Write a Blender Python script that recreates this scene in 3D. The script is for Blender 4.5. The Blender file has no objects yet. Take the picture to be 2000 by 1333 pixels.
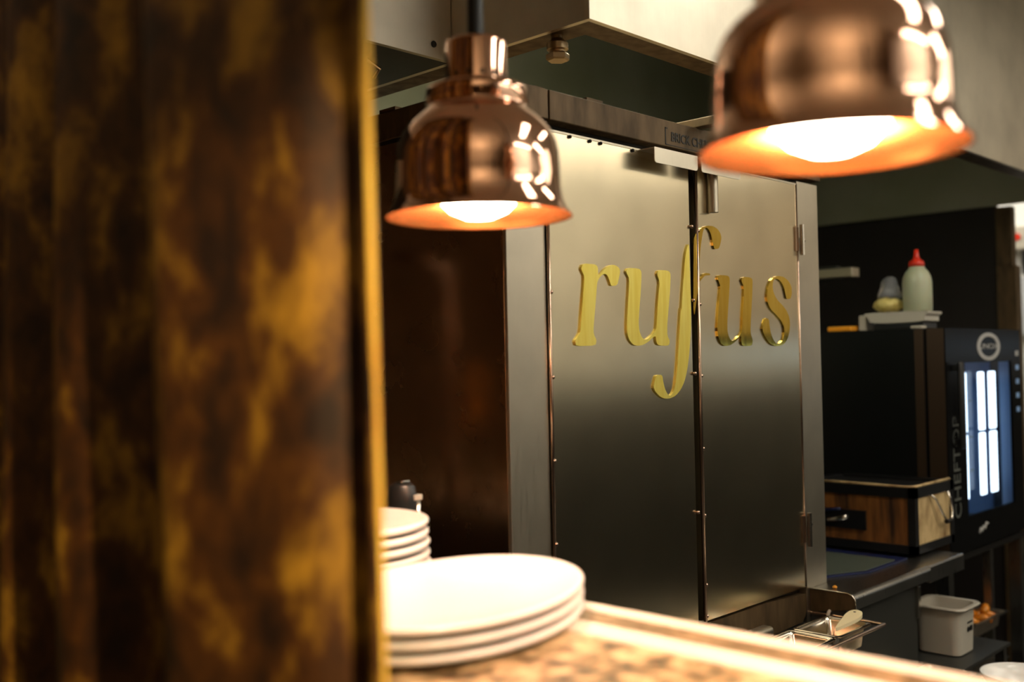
import bpy, bmesh, math, random
from mathutils import Vector, Matrix
random.seed(7)
PI = math.pi
S = bpy.context.scene
C = S.collection
E = 1.45                       # eye height above the kitchen floor

# ------------------------------------------------------------------ camera
YAW, PITCH, ROLL = 0.800620248, 0.0206547146, -0.0197044766
cy_, sy_, cp_, sp_ = math.cos(YAW), math.sin(YAW), math.cos(PITCH), math.sin(PITCH)
fw = Vector((sy_*cp_, cy_*cp_, sp_)); r0 = Vector((cy_, -sy_, 0)); u0 = r0.cross(fw)
rt = math.cos(ROLL)*r0 + math.sin(ROLL)*u0
up = -math.sin(ROLL)*r0 + math.cos(ROLL)*u0
cd = bpy.data.cameras.new('camera'); cam = bpy.data.objects.new('camera', cd); C.objects.link(cam)
M = Matrix((rt, up, -fw)).transposed().to_4x4(); M.translation = Vector((0, 0, E)); cam.matrix_world = M
cd.sensor_width = 36; cd.lens = 2021.838*36/2000; cd.clip_start = 0.02
cd.dof.use_dof = True; cd.dof.focus_distance = 2.2; cd.dof.aperture_fstop = 2.0
S.camera = cam

# ------------------------------------------------------------------ world, exposure
S.view_settings.view_transform = 'Standard'; S.view_settings.look = 'None'
S.view_settings.gamma = 1; S.view_settings.use_curve_mapping = False
S.view_settings.exposure = 0.0
w = bpy.data.worlds.new('world'); S.world = w; w.use_nodes = True
w.node_tree.nodes['Background'].inputs[0].default_value = (0.9, 0.75, 0.55, 1)
w.node_tree.nodes['Background'].inputs[1].default_value = 0.006

LAMP_W = 14.0       # heat lamp spots
BULB_E = 45.0      # heat lamp bulb emission
PANEL_E = 14.0     # kitchen ceiling panels
CURTAIN_FILL_W = 130.0     # added unseen spot that brightens the curtain folds
UPLIGHT_W = 55.0  # added dining uplighters, brightening the ceiling
HOOD_FILL_E = 110       # added unseen light that brightens the hood interior

# ------------------------------------------------------------------ materials
def nt(name):
    m = bpy.data.materials.new(name); m.use_nodes = True
    return m, m.node_tree, m.node_tree.nodes['Principled BSDF']
def mat(name, col, rough=0.5, metal=0.0, emit=None, es=0, **kw):
    m, t, b = nt(name)
    b.inputs['Base Color'].default_value = (*col, 1); b.inputs['Roughness'].default_value = rough
    b.inputs['Metallic'].default_value = metal
    if emit: b.inputs['Emission Color'].default_value = (*emit, 1); b.inputs['Emission Strength'].default_value = es
    for k, v in kw.items(): b.inputs[k.replace('_', ' ')].default_value = v
    return m
def noisy(name, c1, c2, scale=(5, 5, 5), detail=4, r1=0.4, r2=0.6, metal=0.0, lo=0.35, hi=0.65, bump=0.0, ns=1.0, **kw):
    m, t, b = nt(name); N = t.nodes; L = t.links
    tc = N.new('ShaderNodeTexCoord'); mp = N.new('ShaderNodeMapping'); mp.inputs['Scale'].default_value = scale
    n = N.new('ShaderNodeTexNoise'); n.inputs['Detail'].default_value = detail; n.inputs['Scale'].default_value = ns
    L.new(tc.outputs['Object'], mp.inputs[0]); L.new(mp.outputs[0], n.inputs['Vector'])
    mr = N.new('ShaderNodeMapRange'); mr.inputs['From Min'].default_value = lo; mr.inputs['From Max'].default_value = hi
    L.new(n.outputs['Fac'], mr.inputs['Value'])
    mx = N.new('ShaderNodeMix'); mx.data_type = 'RGBA'; mx.inputs[6].default_value = (*c1, 1); mx.inputs[7].default_value = (*c2, 1)
    L.new(mr.outputs[0], mx.inputs[0]); L.new(mx.outputs[2], b.inputs['Base Color'])
    rr = N.new('ShaderNodeMapRange'); rr.inputs['To Min'].default_value = r1; rr.inputs['To Max'].default_value = r2
    L.new(mr.outputs[0], rr.inputs['Value']); L.new(rr.outputs[0], b.inputs['Roughness'])
    b.inputs['Metallic'].default_value = metal
    if bump:
        bp = N.new('ShaderNodeBump'); bp.inputs['Strength'].default_value = bump; bp.inputs['Distance'].default_value = 0.002
        L.new(n.outputs['Fac'], bp.inputs['Height']); L.new(bp.outputs[0], b.inputs['Normal'])
    for k, v in kw.items(): b.inputs[k.replace('_', ' ')].default_value = v
    return m
def brushed(name, col, rough, aniso=0.0, rot=0.0, var=0.08, tint=None):
    # sheet metal with a fine vertical grain
    m, t, b = nt(name); N = t.nodes; L = t.links
    tc = N.new('ShaderNodeTexCoord'); mp = N.new('ShaderNodeMapping'); mp.inputs['Scale'].default_value = (160, 160, 12)
    n = N.new('ShaderNodeTexNoise'); n.inputs['Detail'].default_value = 3; n.inputs['Scale'].default_value = 1.0
    L.new(tc.outputs['Object'], mp.inputs[0]); L.new(mp.outputs[0], n.inputs['Vector'])
    n2 = N.new('ShaderNodeTexNoise'); n2.inputs['Scale'].default_value = 5; n2.inputs['Detail'].default_value = 5
    L.new(tc.outputs['Object'], n2.inputs['Vector'])
    mx = N.new('ShaderNodeMix'); mx.data_type = 'RGBA'; mx.inputs[6].default_value = (*col, 1)
    tn = tint or tuple(c*0.7 for c in col); mx.inputs[7].default_value = (*tn, 1)
    mr = N.new('ShaderNodeMapRange'); mr.inputs['From Min'].default_value = 0.4; mr.inputs['From Max'].default_value = 0.75; mr.inputs['To Max'].default_value = 0.7
    L.new(n2.outputs['Fac'], mr.inputs['Value']); L.new(mr.outputs[0], mx.inputs[0]); L.new(mx.outputs[2], b.inputs['Base Color'])
    rr = N.new('ShaderNodeMapRange'); rr.inputs['To Min'].default_value = rough-var; rr.inputs['To Max'].default_value = rough+var
    L.new(n.outputs['Fac'], rr.inputs['Value']); L.new(rr.outputs[0], b.inputs['Roughness'])
    b.inputs['Metallic'].default_value = 1.0
    if aniso:
        b.inputs['Anisotropic'].default_value = aniso; b.inputs['Anisotropic Rotation'].default_value = rot
        tg = N.new('ShaderNodeTangent'); tg.direction_type = 'UV_MAP'; tg.uv_map = 'UVMap'
        L.new(tg.outputs[0], b.inputs['Tangent'])
    return m
M_ = {}
M_['door'] = brushed('brushed_steel_door', (0.80, 0.70, 0.50), 0.235, 0.6, 0.0, var=0.0)
M_['steel'] = brushed('brushed_steel', (0.60, 0.54, 0.43), 0.38)
M_['hood'] = brushed('hood_steel', (0.74, 0.68, 0.56), 0.46)
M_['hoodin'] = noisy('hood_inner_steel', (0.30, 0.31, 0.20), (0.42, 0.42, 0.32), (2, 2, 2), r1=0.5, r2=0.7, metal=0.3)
M_['worksteel'] = brushed('worktop_steel', (0.42, 0.41, 0.38), 0.30)
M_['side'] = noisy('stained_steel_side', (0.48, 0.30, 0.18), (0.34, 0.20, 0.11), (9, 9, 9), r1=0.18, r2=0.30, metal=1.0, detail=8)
M_['beam'] = noisy('heat_stained_steel', (0.125, 0.078, 0.034), (0.07, 0.043, 0.018), (30, 30, 8), r1=0.5, r2=0.6, metal=0.5)
M_['plug'] = mat('bronzed_plug', (0.42, 0.31, 0.18), 0.36, 1.0)
M_['darkmetal'] = mat('dark_metal', (0.03, 0.028, 0.025), 0.45, 0.7)
M_['chrome'] = mat('polished_steel', (0.75, 0.70, 0.62), 0.15, 1.0)
M_['bronze'] = mat('warm_steel_tube', (0.62, 0.45, 0.34), 0.22, 1.0)
M_['brass'] = noisy('brushed_brass', (1.0, 0.86, 0.22), (0.92, 0.74, 0.13), (60, 60, 6), r1=0.38, r2=0.46, metal=0.75)
M_['brass_mirror'] = noisy('polished_brass', (0.95, 0.74, 0.16), (0.85, 0.62, 0.10), (60, 60, 6), r1=0.05, r2=0.09, metal=1.0)
M_['brass_side'] = mat('brass_edge', (0.5, 0.26, 0.04), 0.3, 1.0)
M_['copper'] = mat('polished_copper', (0.93, 0.58, 0.41), 0.07, 1.0)
M_['copper_in'] = mat('copper_inner', (0.90, 0.30, 0.09), 0.27, 0.9)
M_['cord'] = mat('dark_cable', (0.018, 0.022, 0.024), 0.5)
M_['bulb'] = mat('heat_bulb_glow', (1, 0.9, 0.8), 0.3, 0, (1.0, 0.82, 0.60), BULB_E)
M_['china'] = mat('white_china', (0.86, 0.84, 0.80), 0.22)
M_['strip'] = mat('pale_strip', (0.88, 0.80, 0.68), 0.22, 0.0)
M_['inlay'] = noisy('dark_mottled_inlay', (0.30, 0.21, 0.11), (0.10, 0.07, 0.03), (40, 40, 40), r1=.3, r2=.4)
M_['black'] = mat('black_plastic', (0.012, 0.012, 0.012), 0.35)
M_['blackgloss'] = mat('black_glass', (0.006, 0.006, 0.006), 0.25, Specular_IOR_Level=0.05)
M_['oven_side'] = mat('oven_black_side', (0.010, 0.011, 0.010), 0.30, 0.2)
M_['oven_edge'] = mat('oven_brown_edge', (0.10, 0.065, 0.04), 0.4, 0.6)
M_['white'] = mat('white_plastic', (0.50, 0.46, 0.38), 0.35)
M_['greyprint'] = mat('pale_grey_print', (0.45, 0.44, 0.42), 0.5)
M_['dimprint'] = mat('dim_grey_print', (0.10, 0.105, 0.09), 0.5)
M_['red'] = mat('red_plastic', (0.65, 0.03, 0.01), 0.35)
M_['orange'] = mat('orange_plastic', (0.9, 0.36, 0.02), 0.4)
M_['sauce'] = mat('cloudy_bottle', (0.42, 0.44, 0.30), 0.3, 0, Subsurface_Weight=0.2)
M_['clear'] = mat('clear_bag', (0.9, 0.92, 0.95), 0.15, 0, Transmission_Weight=0.85, IOR=1.2)
M_['yellow'] = noisy('yellow_chips', (0.78, 0.66, 0.24), (0.55, 0.42, 0.10), (60, 60, 60), bump=0.5)
M_['wood'] = noisy('scorched_wood', (0.36, 0.14, 0.03), (0.04, 0.014, 0.005), (18, 30, 4), detail=6, r1=0.5, r2=0.7, lo=0.38, hi=0.68)
M_['palewood'] = noisy('pale_scorched_wood', (0.62, 0.45, 0.22), (0.22, 0.12, 0.04), (20, 20, 13), detail=5, r1=0.5, r2=0.7, lo=0.42, hi=0.75)
M_['cream'] = mat('cream_wood_spatula', (0.85, 0.74, 0.46), 0.45)
M_['board'] = mat('green_grey_board', (0.07, 0.085, 0.065), 0.5)
M_['bluerim'] = mat('dark_blue_rim', (0.006, 0.012, 0.06), 0.4)
M_['food'] = noisy('roast_carrot', (0.85, 0.30, 0.02), (0.35, 0.09, 0.01), (40, 40, 40), r1=0.3, r2=0.5, bump=0.6)
M_['panel'] = mat('dark_cabinet_steel', (0.055, 0.055, 0.048), 0.45, 0.6)
M_['ledblue'] = mat('oven_inner_wall', (0.30, 0.50, 0.85), 0.35, 0.2)  # blue of the LED light is put into this colour
M_['led'] = mat('led_strip', (0.8, 0.9, 1), 0.5, 0, (0.72, 0.86, 1.0), 2.6)
M_['tilewall'] = noisy('kitchen_wall', (0.78, 0.72, 0.60), (0.70, 0.64, 0.52), (1, 1, 1), r1=0.4, r2=0.6)
M_['darkwall'] = noisy('dark_wall', (0.012, 0.007, 0.004), (0.007, 0.004, 0.002), (2, 2, 2), r1=0.6, r2=0.7)
M_['diningwall'] = noisy('dining_wall', (0.20, 0.12, 0.07), (0.12, 0.07, 0.035), (1.5, 1.5, 1.5), r1=0.6, r2=0.8)
M_['floor'] = noisy('floor_tile', (0.028, 0.023, 0.018), (0.016, 0.013, 0.010), (3, 3, 3), r1=0.35, r2=0.6)
M_['ceiling'] = mat('ceiling_paint', (0.80, 0.74, 0.64), 0.8)
M_['panelglow'] = mat('ceiling_panel_glow', (1, 1, 1), 0.5, 0, (1.0, 0.93, 0.80), PANEL_E)
M_['softglow'] = mat('large_panel_glow', (1, 1, 1), 0.5, 0, (1.0, 0.90, 0.72), 2.9)  # glow of the added large panel
M_['bluepanel'] = mat('cool_window_glow', (0.6, 0.75, 0.9), 0.5, 0, (0.55, 0.75, 1.0), 0.8)
M_['hoodglow'] = mat('hood_lamp_glow', (1, 1, 1), 0.5, 0, (1.0, 1.0, 0.80), HOOD_FILL_E)
M_['warmglow'] = mat('pendant_glow', (1, 0.8, 0.5), 0.5, 0, (1.0, 0.66, 0.30), 45)
M_['brightwall'] = mat('white_wall', (0.80, 0.80, 0.77), 0.6)
M_['brownwall'] = noisy('beige_wall', (0.40, 0.33, 0.25), (0.34, 0.27, 0.20), (1, 1, 1))
M_['coolstrip'] = mat('cool_strip_glow', (.6, .8, 1), .5, 0, (.6, .8, 1.0), 1.8)
M_['towel'] = mat('grey_apron', (0.55, 0.57, 0.60), 0.8)
M_['yellowp'] = mat('yellow_plastic', (0.6, 0.55, 0.03), 0.5)
M_['counterbase'] = mat('dark_wood_front', (0.04, 0.022, 0.012), 0.5)

def stone():
    m, t, b = nt('mottled_stone'); N = t.nodes; L = t.links
    tc = N.new('ShaderNodeTexCoord')
    v = N.new('ShaderNodeTexNoise'); v.inputs['Scale'].default_value = 34; v.inputs['Detail'].default_value = 3; v.inputs['Roughness'].default_value = 0.6
    L.new(tc.outputs['Object'], v.inputs['Vector'])
    r = N.new('ShaderNodeValToRGB'); e = r.color_ramp.elements
    e[0].position = 0.36; e[0].color = (0.05, 0.035, 0.02, 1); e[1].position = 0.60; e[1].color = (0.62, 0.47, 0.27, 1)
    x = e.new(0.47); x.color = (0.28, 0.19, 0.09, 1)
    L.new(v.outputs['Fac'], r.inputs[0]); L.new(r.outputs[0], b.inputs['Base Color'])
    b.inputs['Roughness'].default_value = 0.3
    return m
M_['stone'] = stone()
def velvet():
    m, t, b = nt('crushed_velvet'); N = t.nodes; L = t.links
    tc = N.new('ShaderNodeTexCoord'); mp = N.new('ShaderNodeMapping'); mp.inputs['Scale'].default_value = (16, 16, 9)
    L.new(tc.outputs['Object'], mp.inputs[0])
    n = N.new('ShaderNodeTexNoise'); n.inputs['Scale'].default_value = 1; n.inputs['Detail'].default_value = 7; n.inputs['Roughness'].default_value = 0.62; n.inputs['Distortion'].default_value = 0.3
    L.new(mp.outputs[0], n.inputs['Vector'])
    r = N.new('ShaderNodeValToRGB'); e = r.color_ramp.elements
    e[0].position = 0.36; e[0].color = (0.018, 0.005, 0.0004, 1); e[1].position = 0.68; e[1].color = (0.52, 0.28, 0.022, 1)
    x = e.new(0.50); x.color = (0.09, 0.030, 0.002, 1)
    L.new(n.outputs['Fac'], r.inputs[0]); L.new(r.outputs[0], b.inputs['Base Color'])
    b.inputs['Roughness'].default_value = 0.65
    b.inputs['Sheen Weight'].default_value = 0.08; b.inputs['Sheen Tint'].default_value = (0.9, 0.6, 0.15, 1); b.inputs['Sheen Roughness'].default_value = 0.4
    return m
M_['velvet'] = velvet()
def slot_mat():
    return M_['darkmetal']

# ------------------------------------------------------------------ builders (z given relative to eye height)
class MB:
    def __init__(s): s.bm = bmesh.new()
    def box(s, x0, x1, y0, y1, z0, z1, bev=0.0, seg=2):
        g = bmesh.ops.create_cube(s.bm, size=1.0); vs = g['verts']
        for v in vs:
            v.co = Vector(((x0+x1)/2+v.co.x*(x1-x0), (y0+y1)/2+v.co.y*(y1-y0), E+(z0+z1)/2+v.co.z*(z1-z0)))
        if bev:
            es = list({e for v in vs for e in v.link_edges})
            bmesh.ops.bevel(s.bm, geom=es, offset=bev, segments=seg, affect='EDGES', profile=0.5)
        return s
    def lathe(s, prof, cx, cy, z=0, n=48, sx=1.0, sy=1.0, rot=0.0, axis=None, cap=True):
        rings = []
        cr, sr = math.cos(rot), math.sin(rot)
        for (r, h) in prof:
            ring = []
            for i in range(n):
                a = 2*PI*i/n; px, py = r*sx*math.cos(a), r*sy*math.sin(a)
                p = Vector((px*cr-py*sr, px*sr+py*cr, h))
                if axis: p = axis @ p
                ring.append(s.bm.verts.new(p+Vector((cx, cy, E+z))))
            rings.append(ring)
        for a, b in zip(rings, rings[1:]):
            for i in range(n):
                s.bm.faces.new((a[i], a[(i+1) % n], b[(i+1) % n], b[i]))
        if cap:
            for ring in (rings[0], rings[-1]):
                try: s.bm.faces.new(ring)
                except Exception: pass
        return s
    def rod(s, p0, p1, r, n=16):
        p0 = Vector(p0); p1 = Vector(p1); d = p1-p0; L = d.length
        q = d.to_track_quat('Z', 'Y').to_matrix()
        return s.lathe([(r, 0), (r, L)], p0.x, p0.y, p0.z, n=n, axis=q)
    def tube(s, pts, r, n=10, closed=False):
        pts = [Vector(p) for p in pts]; rings = []; N = len(pts); ref = None
        for i, p in enumerate(pts):
            a = pts[i-1] if (i > 0 or closed) else p; b = pts[(i+1) % N] if (i < N-1 or closed) else p
            d = (b-a).normalized()
            if ref is None: ref = d.orthogonal().normalized()
            ref = (ref-d*ref.dot(d)).normalized(); bi = d.cross(ref)
            rr = r[i] if isinstance(r, (list, tuple)) else r
            rings.append([s.bm.verts.new(p+(ref*math.cos(2*PI*k/n)+bi*math.sin(2*PI*k/n))*rr+Vector((0, 0, E))) for k in range(n)])
        m = N if closed else N-1
        for i in range(m):
            a, b = rings[i], rings[(i+1) % N]
            for k in range(n): s.bm.faces.new((a[k], a[(k+1) % n], b[(k+1) % n], b[k]))
        if not closed: s.bm.faces.new(rings[0]); s.bm.faces.new(rings[-1])
        return s
    def prism(s, poly, axis, a0, a1):
        # poly in the plane across axis: 'y' -> (x, z), 'x' -> (y, z), 'z' -> (x, y)
        def P(p, a):
            if axis == 'y': return Vector((p[0], a, E+p[1]))
            if axis == 'x': return Vector((a, p[0], E+p[1]))
            return Vector((p[0], p[1], E+a))
        A = [s.bm.verts.new(P(p, a0)) for p in poly]; B = [s.bm.verts.new(P(p, a1)) for p in poly]
        s.bm.faces.new(A); s.bm.faces.new(B[::-1])
        for i in range(len(poly)):
            j = (i+1) % len(poly); s.bm.faces.new((A[i], B[i], B[j], A[j]))
        return s
    def grid(s, fn, nu, nv, closed_u=False):
        V = [[s.bm.verts.new(Vector(fn(i/nu, j/nv))+Vector((0, 0, E))) for j in range(nv+1)] for i in range(nu+(0 if closed_u else 1))]
        for i in range(nu):
            for j in range(nv):
                a, b = V[i], V[(i+1) % len(V)]
                s.bm.faces.new((a[j], b[j], b[j+1], a[j+1]))
        return s
    def done(s, name, m, parent=None, smooth=False, origin=None, angle=None):
        bmesh.ops.recalc_face_normals(s.bm, faces=s.bm.faces)
        uv = s.bm.loops.layers.uv.new('UVMap')
        for f in s.bm.faces:
            n = f.normal
            for l in f.loops:
                c = l.vert.co
                l[uv].uv = (c.x, c.z) if abs(n.y) > 0.7 else ((c.y, c.z) if abs(n.x) > 0.7 else (c.x, c.y))
        # put the origin at the base centre of the mesh
        xs = [v.co for v in s.bm.verts]
        o = Vector(((min(v.x for v in xs)+max(v.x for v in xs))/2, (min(v.y for v in xs)+max(v.y for v in xs))/2, min(v.z for v in xs)))
        if parent is not None: base = o
        else: base = o
        bmesh.ops.translate(s.bm, vec=-base, verts=s.bm.verts)
        me = bpy.data.meshes.new(name); s.bm.to_mesh(me); s.bm.free()
        me.materials.append(M_[m] if isinstance(m, str) else m)
        if smooth:
            for p in me.polygons: p.use_smooth = True
            if angle is not None:
                me.set_sharp_from_angle(angle=math.radians(angle))
        ob = bpy.data.objects.new(name, me); C.objects.link(ob); ob.location = base
        if parent is not None:
            ob.parent = parent; bpy_inv(ob, parent)
        return ob
def world_loc(o):
    v = o.location.copy()
    while o.parent: o = o.parent; v += o.location
    return v
def bpy_inv(ob, parent):
    ob.location = ob.location-world_loc(parent)
def tag(o, label, cat, group=None, kind=None):
    o['label'] = label; o['category'] = cat
    if group: o['group'] = group
    if kind: o['kind'] = kind
    return o
def struct(o):
    o['kind'] = 'structure'; return o
def thing(name, label, cat, loc, group=None):
    o = bpy.data.objects.new(name, None); C.objects.link(o); o.empty_display_size = 0.05
    o.location = Vector((loc[0], loc[1], E+loc[2])); return tag(o, label, cat, group)
def chaikin(p, k=1):
    for _ in range(k):
        q = []
        for i in range(len(p)):
            a, b = p[i], p[(i+1) % len(p)]
            q += [(a[0]*.8+b[0]*.2, a[1]*.8+b[1]*.2), (a[0]*.2+b[0]*.8, a[1]*.2+b[1]*.8)]
        p = q
    return p
def text(name, body, size, loc, m, parent, ext=0.001, rotz=0.0, spin=0.0, sx=1.0, face='-y', bold=0.0):
    cu = bpy.data.curves.new(name, 'FONT'); cu.body = body; cu.size = size; cu.extrude = ext; cu.offset = bold; cu.align_x = 'CENTER'; cu.align_y = 'CENTER'
    t = bpy.data.objects.new('t', cu); C.objects.link(t)
    bpy.context.view_layer.update()
    me = bpy.data.meshes.new_from_object(t.evaluated_get(bpy.context.evaluated_depsgraph_get()))
    bpy.data.objects.remove(t); bpy.data.curves.remove(cu)
    R = Matrix.Rotation(spin, 4, 'Z')
    if face == '-y': R = Matrix.Rotation(PI/2, 4, 'X') @ R
    elif face == '-x': R = Matrix.Rotation(-PI/2, 4, 'Z') @ Matrix.Rotation(PI/2, 4, 'X') @ R
    me.transform(R @ Matrix.Diagonal((sx, 1, 1, 1)))
    me.materials.append(M_[m]); ob = bpy.data.objects.new(name, me); C.objects.link(ob)
    ob.location = Vector((loc[0], loc[1], E+loc[2])); ob.parent = parent; bpy_inv(ob, parent)
    return ob
def copy_tree(o, parent=None, loc=None):
    c = o.copy(); C.objects.link(c); c.parent = parent
    if loc is not None: c.location = Vector((loc[0], loc[1], E+loc[2]))
    for ch in list(o.children): copy_tree(ch, c)
    return c

# ================================================================== the room
FZ = -E; CZ = 1.35
def slab(name, x0, x1, y0, y1, z0, z1, m): return struct(MB().box(x0, x1, y0, y1, z0, z1).done(name, m))
slab('floor', -4.2, 6.4, -3.6, 3.2, FZ-0.1, FZ, 'floor')
slab('ceiling', -4.2, 6.4, -3.6, 3.2, CZ, CZ+0.1, 'ceiling')
slab('wall_back', 0.62, 6.4, 3.0, 3.1, FZ, CZ, 'tilewall')
slab('wall_right', 6.3, 6.4, -2.0, 1.5, FZ, CZ, 'brownwall')
slab('wall_right_white', 6.3, 6.4, 1.5, 3.0, FZ, CZ, 'brightwall')
slab('wall_front', 0.72, 6.3, -2.0, -1.9, FZ, CZ, 'brightwall')
slab('wall_between', 0.62, 0.72, -3.5, -1.65, FZ, CZ, 'diningwall')
slab('wall_dining_back', -4.2, 0.62, 3.0, 3.1, FZ, CZ, 'diningwall')
slab('wall_dining_front', -4.2, 0.62, -3.6, -3.5, FZ, CZ, 'diningwall')
slab('wall_left', -4.3, -4.2, -3.6, 3.1, FZ, CZ, 'diningwall')
slab('wall_partition', 4.725, 4.755, 1.62, 3.0, FZ, CZ, 'darkwall')

# kitchen ceiling light panels, four of them added to brighten surfaces and reflections
def panel(x, y, w, l, label, g='panelglow'):
    t = thing('ceiling_light', label, 'ceiling light', (x, y, CZ-0.04), 'kitchen ceiling light panels')
    MB().box(x-w/2, x+w/2, y-l/2, y+l/2, CZ-0.04, CZ, 0.004).done('light_housing', 'steel', t)
    MB().box(x-w/2+.02, x+w/2-.02, y-l/2+.02, y+l/2-.02, CZ-0.046, CZ-0.0401).done('diffuser', g, t)
panel(1.75, -0.35, 0.3, 1.2, 'long ceiling light panel nearest the serving counter')
panel(3.4, -1.1, 1.2, 0.3, 'ceiling light panel over the middle of the kitchen')
panel(5.6, 2.2, 0.6, 0.8, 'small ceiling light panel beyond the dark partition')
panel(2.9, 0.2, 0.3, 0.9, 'ceiling light panel in front of the extraction hood')
panel(5.0, -0.95, 1.9, 1.5, 'large square ceiling light panel at the far right of the kitchen', 'softglow')
panel(2.0, -1.7, 1.4, 0.2, 'ceiling light panel along the far front kitchen wall')

# added unseen things across the kitchen, shaping what the doors mirror
t = thing('wall_cabinet', 'tall dark steel cupboards along the far right kitchen wall', 'cabinet', (5.95, -.5, FZ))
MB().box(5.6, 6.3, -1.85, 0.9, FZ, -0.15, 0.01).done('cabinet_body', 'panel', t)
MB().box(5.55, 6.3, -1.86, 0.92, -0.1499, -0.12, 0.005).done('top_sheet', 'worksteel', t)
t = thing('wall_cabinet', 'long dark steel cupboards along the front kitchen wall', 'cabinet', (3.3, -1.6, FZ))
MB().box(1.3, 5.5, -1.89, -1.35, FZ, -0.15, 0.01).done('cabinet_body', 'panel', t)
MB().box(1.28, 5.52, -1.89, -1.33, -0.1499, -0.12, 0.005).done('top_sheet', 'panel', t)
tag(MB().box(6.18, 6.3, -1.8, 0.7, 0.06, 0.16, 0.01).done('wall_shelf', 'panel'), 'dark shelf on the far right kitchen wall', 'shelf')

tag(MB().box(6.20, 6.26, -1.7, 0.6, .02, .0595, .005).done('shelf_light', 'coolstrip'), 'cool strip light under the dark shelf of the far right wall', 'strip light')  # added glow that makes the bluish band in the door reflection

# ================================================================== stainless hood
hx, hy, hz = 1.488, 1.225, 0.64
H = thing('extraction_hood', 'big stainless steel extraction hood with a drain plug under its left edge', 'extractor hood', (3.1, 1.9, hz))
HT = CZ; xe, ye = 4.7, 2.6; gw = 0.068
MB().box(hx, xe, hy, hy+.012, hz, HT).done('front_panel', 'hood', H)
MB().box(hx, hx+.012, hy+.012, ye, hz, HT).done('side_panel', 'hood', H)
MB().box(xe-.012, xe, hy+.012, ye, hz, HT).done('side_panel', 'hoodin', H)
MB().box(hx+.012, xe-.012, ye-.012, ye, hz-.25, HT).done('back_panel', 'hoodin', H)
g = MB(); g.box(hx+.012, xe-.012, hy+.012, hy+gw, hz, hz+.004); g.box(hx+.012, hx+gw, hy+gw, ye-.012, hz, hz+.004)
g.box(hx+gw-.004, xe-.012, hy+gw-.004, hy+gw, hz+.004, hz+.05); g.box(hx+gw-.004, hx+gw, hy+gw, ye-.012, hz+.004, hz+.05)
g.done('gutter', 'beam', H)
MB().prism([(hy+gw+.01, hz+.30), (hy+gw+.04, hz+.30), (ye-.2, hz+.62), (ye-.23, hz+.62)], 'x', hx+gw, xe-.02).done('filter_bank', 'hoodin', H)
hl = MB().box(1.62, 2.1, 1.40, 1.48, hz+.30, hz+.345, 0.01).done('hood_light', 'steel', H)  # added lamp, out of view, lifting the dark interior
MB().box(1.64, 2.08, 1.405, 1.475, hz+.29, hz+.2999).done('light_lens', 'hoodglow', hl)
# drain plug
px, py = 1.509+.012, 1.335
P = MB(); P.lathe([(.012, 0), (.012, -.006), (.0155, -.010), (.0215, -.016), (.0215, -.028), (.017, -.031), (.0165, -.034)], px, py, hz, n=32)
pl = P.done('drain_plug', 'plug', H, smooth=True, angle=35)
hexv = MB(); hexv.lathe([(.012, -.030), (.019, -.034), (.0235, -.038), (.0235, -.047), (.020, -.050)], px, py, hz, n=6, rot=.35)
hexv.done('hex_nut', 'plug', pl)

H2 = thing('duct_hood', 'second steel hood panel box joined left of the big hood corner', 'extractor hood', (1.0, 2.0, hz))
MB().box(0.64, hx-.001, 1.605, 1.617, hz, HT).done('front_panel', 'hood', H2)
MB().box(0.64, hx-.001, 1.617, 2.6, hz, hz+.01).done('bottom_panel', 'darkmetal', H2)
s = MB(); q = Matrix.Rotation(PI/2, 3, 'X')
s.lathe([(.007, 0), (.007, .002), (.004, .004)], 1.437, 1.605, hz+.028, n=16, axis=q); s.done('screw', 'darkmetal', H2, smooth=True)
bt = MB(); bt.box(1.28, 1.31, 1.66, 1.70, hz-.012, hz); bt.tube([(1.31, 1.68, hz-.006), (1.36, 1.69, hz-.02), (1.37, 1.72, hz-.03)], .004); bt.done('bracket', 'bronze', H2)

# ================================================================== steel oven cabinet with gold letters
X0, X1, YF, YB = 1.326, 2.487, 1.30, 2.05
K = thing('oven_cabinet', 'tall stainless steel oven cabinet with two doors carrying gold lettering', 'oven cabinet', ((X0+X1)/2, (YF+YB)/2, FZ))
DL, DM, DR, DT, DB = 1.436, 1.911, 2.372, 0.438, -0.578
MB().box(X0+.002, X1-.002, YF+.02, YB, FZ+.08, 0.50).done('body', 'darkmetal', K)
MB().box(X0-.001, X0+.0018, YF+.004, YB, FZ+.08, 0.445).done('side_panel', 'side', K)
f = MB(); f.box(X0, DL-.006, YF-.004, YF+.0198, FZ+.08, 0.445, .001)
f.done('left_stile', 'steel', K)
MB().box(DR+.010, X1, YF-.004, YF+.0198, FZ+.08, 0.445, .001).done('right_stile', 'steel', K)
r = MB(); r.prism(chaikin([(DL-.0055, DB-.006), (DR+.006, DB-.006), (DR+.006, DB-.066), (DR-.02, DB-.088), (DL-.0055, DB-.088)]), 'y', YF-.004, YF+.0198); r.done('bottom_rail', 'beam', K)
MB().box(DL-.0055, DR+.0095, YF+.004, YF+.0197, FZ+.08, DB-.09).done('kick_panel', 'panel', K)
b = MB(); b.box(1.442, X1+.004, YF-.012, YF+.02, 0.454, 0.511, .002); b.box(X0-.004, 1.438, YF-.012, YF+.02, 0.454, 0.511, .002)
b.box(X0-.004, X0+.02, YF+.0205, YB, 0.454, 0.511, .002); b.box(X0+.021, X1, YF+.03, YB, .500, .5005)
b.box(1.563, 1.613, YF-.002, YF+.018, .511, .519); b.box(1.41, 1.44, YF+.0, YF+.02, .511, .516); b.box(X0+.0, X0+.018, 1.60, 1.65, .511, .519)
beam = b.done('top_beam', 'beam', K)
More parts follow.
